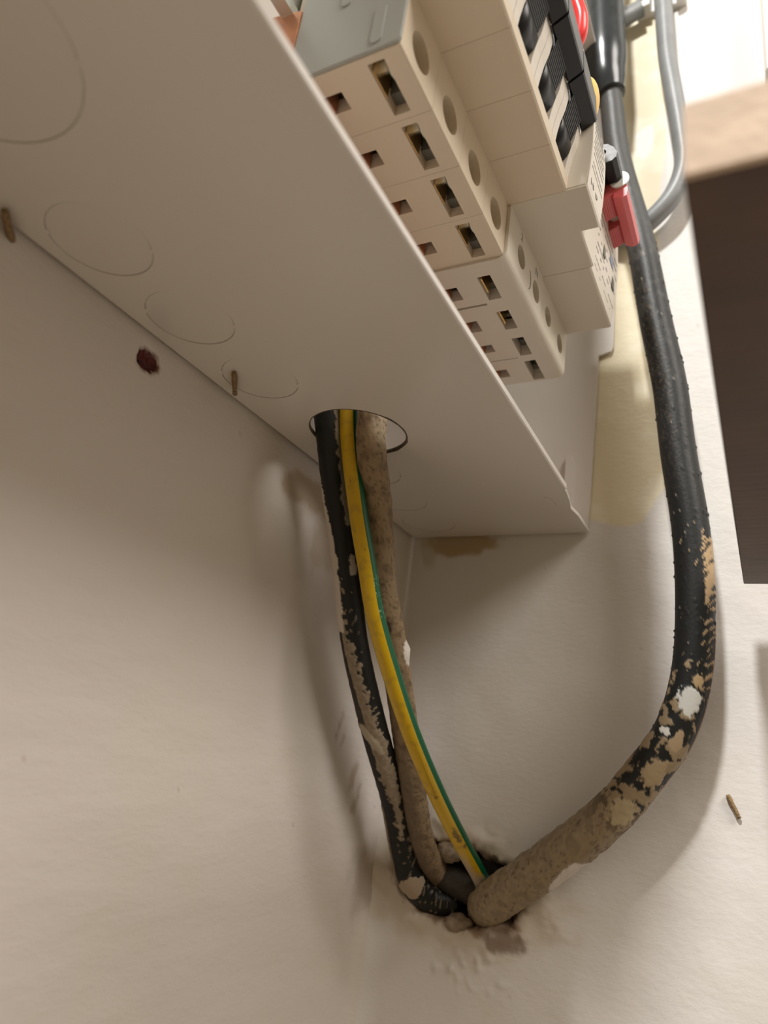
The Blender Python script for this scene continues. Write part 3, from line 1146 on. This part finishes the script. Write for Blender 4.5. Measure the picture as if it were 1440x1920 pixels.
def colD(q, fr, y, P):
    n = F(P, 0.22, 2)
    f = F(P, 0.9, 6)
    st = noise.noise(Vector((P[0] * 0.25 + P[1] * 1.6 - P[2] * 0.9, P[1] * 0.2, P[2] * 0.28)))
    c = mixc((0.016, 0.017, 0.017), (0.055, 0.056, 0.053), sm(0.0, 0.45, n) * sm(900, 400, y))
    c = mixc(c, (0.085, 0.088, 0.088), 0.85 * sm(560, 380, y))
    TN = (0.47, 0.33, 0.185)
    if fr > -0.5:
        # dull brown bloom along the inner edge higher up
        c = mixc(c, (0.12, 0.09, 0.06), 0.6 * sm(0.1, 0.5, f) * sm(-0.1, -0.6, q) * sm(1000, 700, y))
        # brushed tan streaks
        if 985 < y < 1165:
            k = sm(-0.15, 0.25, q) * sm(985, 1030, y) * sm(1165, 1130, y)
            c = mixc(c, TN, sm(0.15, 0.35, k + 1.0 * st - 0.45))
        if 1160 < y < 1290:
            c = mixc(c, TN, sm(0.10, 0.28, st + 0.5 * (q - 0.5)) * 0.85)
            if q > 0.78:
                c = mixc(c, (0.33, 0.22, 0.15), 0.75)
        if y > 1240:
            k = n + 0.55 * sm(1300, 1560, y) - 0.12
            c = mixc(c, (0.33, 0.25, 0.155), sm(0.10, 0.22, k + 0.15 * f))
            if q > 0.72:
                c = mixc(c, (0.26, 0.17, 0.12), 0.8)
        if y > 1500:
            c = mixc(c, mixc((0.34, 0.27, 0.165), (0.27, 0.21, 0.14), sm(-0.2, 0.3, n)), sm(1500, 1560, y) * 0.9)
            c = mixc(c, (0.13, 0.09, 0.06), 0.7 * sm(0.42, 0.62, f + 0.35 * n))
            c = mixc(c, (0.20, 0.15, 0.10), 0.6 * sm(0.0, -0.35, n))
        # paint dabs
        for (cq, cy, rq, ry, cc) in ((-0.22, 1312, 0.55, 27, (0.66, 0.66, 0.62)), (-0.72, 1378, 0.2, 7, (0.8, 0.79, 0.75)), (-0.12, 1385, 0.33, 18, (0.42, 0.31, 0.19)),
                                     (-0.05, 1277, 0.3, 12, (0.46, 0.33, 0.18)), (-0.1, 1440, 0.55, 26, (0.40, 0.31, 0.19)),
                                     (-0.1, 1505, 0.6, 20, (0.46, 0.38, 0.24))):
            d = math.hypot((q - cq) / rq, (y - cy) / ry) + 0.35 * F(P, 0.6, cy * 0.02)
            c = mixc(c, cc, sm(1.0, 0.88, d))
        # white paint along the underside near the foot
        d = math.hypot((q - 1.0) / 0.95, (y - 1602) / 27) + 0.12 * n
        c = mixc(c, (0.66, 0.61, 0.57), sm(1.0, 0.93, d))
        # fine dust nibs
        sp = noise.noise(Vector((P[0] * 1.4, P[1] * 1.4, P[2] * 1.4)))
        if sp > 0.62 and 450 < y < 1250:
            c = mixc(c, (0.34, 0.29, 0.23), 0.8)
    return c


def dispD(q, fr, y, P):
    c = colD(q, fr, y, P)
    sp = noise.noise(Vector((P[0] * 1.4, P[1] * 1.4, P[2] * 1.4)))
    return (0.22 if c[0] > 0.2 else 0) + 0.25 * sm(0.5, 0.75, sp) + (0.5 * N(P, 0.25, 5) + 0.25 * N(P, 0.8, 2)) * sm(1380, 1600, y)


ptsD = [((24, 80.0, 330), -120), ((22.0, 81.6, 284.2), 0), ((22.0, 83.7, 244.7), 100), ((20.0, 87.7, 213.0), 190), ((18.0, 91.6, 176.8), 300),
        ((18.0, 101.5, 127.9), 450), ((18.0, 108.0, 85.4), 600), ((18.0, 113.2, 54.6), 720), ((18.0, 116.3, 24.3), 850), ((18.0, 120.3, -7.6), 1000),
        ((18.0, 121.2, -36.8), 1150), ((18.0, 119.6, -58.6), 1270), ((18.0, 114.5, -76.3), 1370), ((18.0, 105.5, -90.6), 1450), ((16.0, 93.6, -105.4), 1530),
        ((12.0, 75.6, -121.4), 1610), ((7.0, 59.9, -133.7), 1665), ((1.0, 51.6, -139.8), 1700), ((-8.0, 45.6, -143.7), 1740)]


def radD(y):
    r = 5.4 + 1.0 * sm(190, 700, y) + 0.5 * sm(1400, 1650, y)
    return r


c = tube('thick_black_cable', ptsD, radD, M['cable'], seg=96, n=36, colf=colD, dispf=dispD)
tag(c, 'thick dusty black cable looping down the right wall, with tan and white paint marks', 'cable')
mainD = c
# heat-shrink sleeve over its upper end, open lower lip
S = bez([((24, 80.0, 330), 0), ((22.0, 81.6, 284.2), 1), ((22.0, 83.7, 244.7), 2), ((21.4, 85.0, 226), 3), ((20.3, 87.0, 216.6), 4)], 14)
bm = bmesh.new()
rings = []
for i, (p, tt) in enumerate(S + [(S[-1][0], 5)]):
    d = (S[min(i + 1, len(S) - 1)][0] - S[max(min(i - 1, len(S) - 2), 0)][0]).normalized()
    u = d.orthogonal().normalized()
    v = d.cross(u)
    r = 11.0 - 1.4 * sm(2.0, 3.0, tt) - 2.3 * sm(2.8, 4.0, tt)
    if tt == 5:
        r = 5.6
    rings.append([bm.verts.new((p + (u * math.cos(2 * math.pi * k / 48) + v * math.sin(2 * math.pi * k / 48)) * r) * MM) for k in range(48)])
for a, b in zip(rings, rings[1:]):
    for k in range(48):
        bm.faces.new((a[k], a[(k + 1) % 48], b[(k + 1) % 48], b[k]))
bm.faces.new(rings[0][::-1])
bmesh.ops.recalc_face_normals(bm, faces=bm.faces[:])
tag(link('rubber_sleeve', bm, M['boot'], mainD, True), 'shiny dark rubber sleeve')

ptsG = [((9, 107, 330), 0), ((9.0, 108.6, 300), 0), ((9.0, 109.6, 286.3), 0), ((9.0, 111.4, 247.3), 0), ((9.0, 114.2, 220.9), 0), ((9.0, 117.3, 192.5), 0), ((9.0, 118.5, 172.8), 0),
        ((9.0, 114.0, 157.3), 0), ((8.0, 105.6, 147.7), 0), ((6.5, 97.2, 143.2), 0), ((5.6, 91, 143.5), 0), ((5.6, 86, 150), 0), ((5.6, 84, 162), 0)]
c = tube('grey_cable', ptsG, lambda y: 4.3, M['greycable'], seg=36, n=16)
for v in c.data.vertices:      # slightly flat sheath
    pass
tag(c, 'grey cable hanging from the white clip and curling behind the thick black cable', 'cable')

# red wire inside, behind the toggles
ptsR = [((112, 93, 190), 0), ((111, 93, 168), 0), ((110, 94.0, 157), 0), ((109, 96.0, 147), 0), ((107, 94, 139.5), 0), ((104, 84, 137.6), 0), ((103, 72, 137.5), 0), ((103, 68, 134), 0)]
c = tube('red_wire', ptsR, lambda y: 2.4, M['redwire'], seg=24, n=12)
tag(c, 'red insulated wire curving behind the black toggles', 'wire')

# ================================================================ plaster lumps at the opening
def lump(name, cx, cy, cz, rx, ry, rz, m, label, seed, col=None):
    bm = bmesh.new()
    bmesh.ops.create_icosphere(bm, subdivisions=4, radius=1.0)
    for v in bm.verts:
        k = 1 + 0.28 * noise.noise(v.co * 1.6 + Vector((seed, 0, 0))) + 0.12 * noise.noise(v.co * 4.5 + Vector((seed, 5, 0)))
        v.co = Vector((v.co.x * rx * k, v.co.y * ry * k, v.co.z * rz * k)) * MM
    o = link(name, bm, m, None, True)
    o.location = Vector((cx, cy, cz)) * MM
    return tag(o, label, 'plaster')


lump('plaster_lump', -1.5, 38, -150.2, 3.5, 5.2, 3.2, M['plaster_old'], 'pale plaster lump at the bottom lip of the wall opening', 1.3)
lump('plaster_lump', -2.5, 32, -126.5, 3.2, 5.5, 4.2, M['plaster_old'], 'brown plaster lump at the upper lip of the wall opening, behind the striped wire', 5.3)
# old conduit end deep in the opening
bm = bmesh.new()
cyl(bm, (-8, 14, -133), (-8, 48, -141), 5.5, n=32, bev=0.6)
o = link('old_cable_stub', bm, mat('grimy_old_sheath', (0.045, 0.036, 0.025), 0.7, mottle=(300, 0.5), bump=[(500, 0.3, 3)]), None, True)
tag(o, 'grimy old cable lying across the inside of the wall opening', 'cable')

# ================================================================ things on the walls
# red plug in the ragged hole
bm = bmesh.new()
n = 26
r0 = []
for (k, dy) in ((1.0, -0.6), (0.55, -1.9), (0.25, -1.2)):
    r0.append([])
    for i in range(n):
        a = 2 * math.pi * i / n
        r = k * (1 + 0.22 * noise.noise(Vector((math.cos(a) * 2, math.sin(a) * 2, k * 3))))
        r0[-1].append(bm.verts.new(Vector((3.5 * r * math.cos(a), dy + 0.4 * noise.noise(Vector((i * 0.7, k * 5, 0))), 2.8 * r * math.sin(a))) * MM))
for a, b in zip(r0, r0[1:]):
    for i in range(n):
        bm.faces.new((a[i], a[(i + 1) % n], b[(i + 1) % n], b[i]))
bm.faces.new(r0[-1])
o = link('wall_plug', bm, M['plug'], None, True)
o.location = Vector((165.4, 0, -6.8)) * MM
tag(o, 'dark red plug in a ragged hole in the left wall under the enclosure', 'wall plug')


def splinter(loc, d, L, r, label, seed, taper=0.75):
    bm = bmesh.new()
    d = Vector(d).normalized()
    u = d.orthogonal().normalized()
    v = d.cross(u)
    rings = []
    for j in range(11):
        s = j / 10
        rr = r * (0.55 + 0.45 * math.sin(min(1, s * 3 + 0.35) * 1.57)) * (1 - (1 - taper) * s)
        rings.append([])
        for i in range(14):
            a = 2 * math.pi * i / 14
            k = 1 + 0.25 * noise.noise(Vector((math.cos(a) * 1.5 + seed, math.sin(a) * 1.5, s * 6)))
            rings[-1].append(bm.verts.new((d * (s - 0.5) * L + (u * math.cos(a) + v * math.sin(a)) * rr * k) * MM))
    for a, b in zip(rings, rings[1:]):
        for i in range(14):
            bm.faces.new((a[i], a[(i + 1) % 14], b[(i + 1) % 14], b[i]))
    bm.faces.new(rings[0][::-1])
    bm.faces.new(rings[-1])
    o = link('wood_splinter', bm, M['splinter'], None, True)
    o.location = Vector(loc) * MM
    return tag(o, label, 'splinter')


splinter((141.2, 8.6, -1.0), (-13, -9.5, -1.8), 11.0, 0.85, 'small brown wood splinter stuck under the enclosure on a knockout disc', 1)
splinter((0.9, 130.5, -97), (0.1, 3.4, -6.9), 7.6, 0.8, 'pale wood splinter stuck on the right wall beside the thick cable', 2)
splinter((211.5, 2.6, -1.8), (5, 4.5, 0.8), 8.5, 1.0, 'dark brown wood splinter in the crack where enclosure meets left wall', 3)

# white clip high on the right wall
clip = thing('cable_clip', 'white plastic clip holding the grey cable at the top of the right wall', 'clip', (0, 108, 288))
O = (0, 108, 288)
bm = bmesh.new()
prism(bm, 'Z', [(0, 96), (0, 120), (6, 120), (7.5, 118), (8, 115.5), (3.2, 115.5), (3.2, 103), (8, 103), (7.5, 98), (6, 96)], 289, 305, org=O)
link('saddle', bm, M['white_pl'], clip)
bm = bmesh.new()
cyl(bm, (6.0, 98.6, 297), (9.4, 98.6, 297), 2.6, n=20, org=O, bev=0.5)
link('nail_head', bm, M['steel'], clip)

# grey pipe end crossing at the top behind the sleeve
bm = bmesh.new()
cyl(bm, (7.0, 60, 277), (7.0, 99, 289), 4.4, n=32)
o = link('grey_conduit', bm, M['greycable'], None, True)
tag(o, 'short grey conduit crossing behind the rubber sleeve at the top', 'conduit')

# white trunking at the upper right
tr = thing('cable_trunking', 'white plastic trunking running up the right wall at the photo edge', 'trunking', (0, 165, 300))
O = (0, 165, 300)
bm = bmesh.new()
prism(bm, 'Z', [(0, 153), (11, 153), (12, 154), (12, 192), (11, 193), (0, 193)], 214, 420, org=O)
link('trunking_base', bm, M['white_pl'], tr)
bm = bmesh.new()
prism(bm, 'Z', [(12.05, 157.5), (13.4, 158.5), (13.4, 187.5), (12.05, 188.5)], 214.4, 420, org=O)
link('trunking_lid', bm, M['white_pl'], tr)

# brown board jutting out at the right
bd = thing('wooden_board', 'dark brown board with pale sawn end at the right edge of the photo', 'board', (107, 136.4, -25))
O = (107, 136.4, -25)
bm = bmesh.new()
box(bm, 23.5, 204.0, 136.6, 170, -27.9, -15.9, org=O, bev=0.35)
link('board_panel', bm, M['wood_dark'], bd)
bm = bmesh.new()
box(bm, 203.8, 204.9, 136.7, 169.9, -27.8, -16.0, org=O, bev=0.25)
tag(link('sawn_end', bm, M['wood_pale'], bd), 'pale sawn end grain')
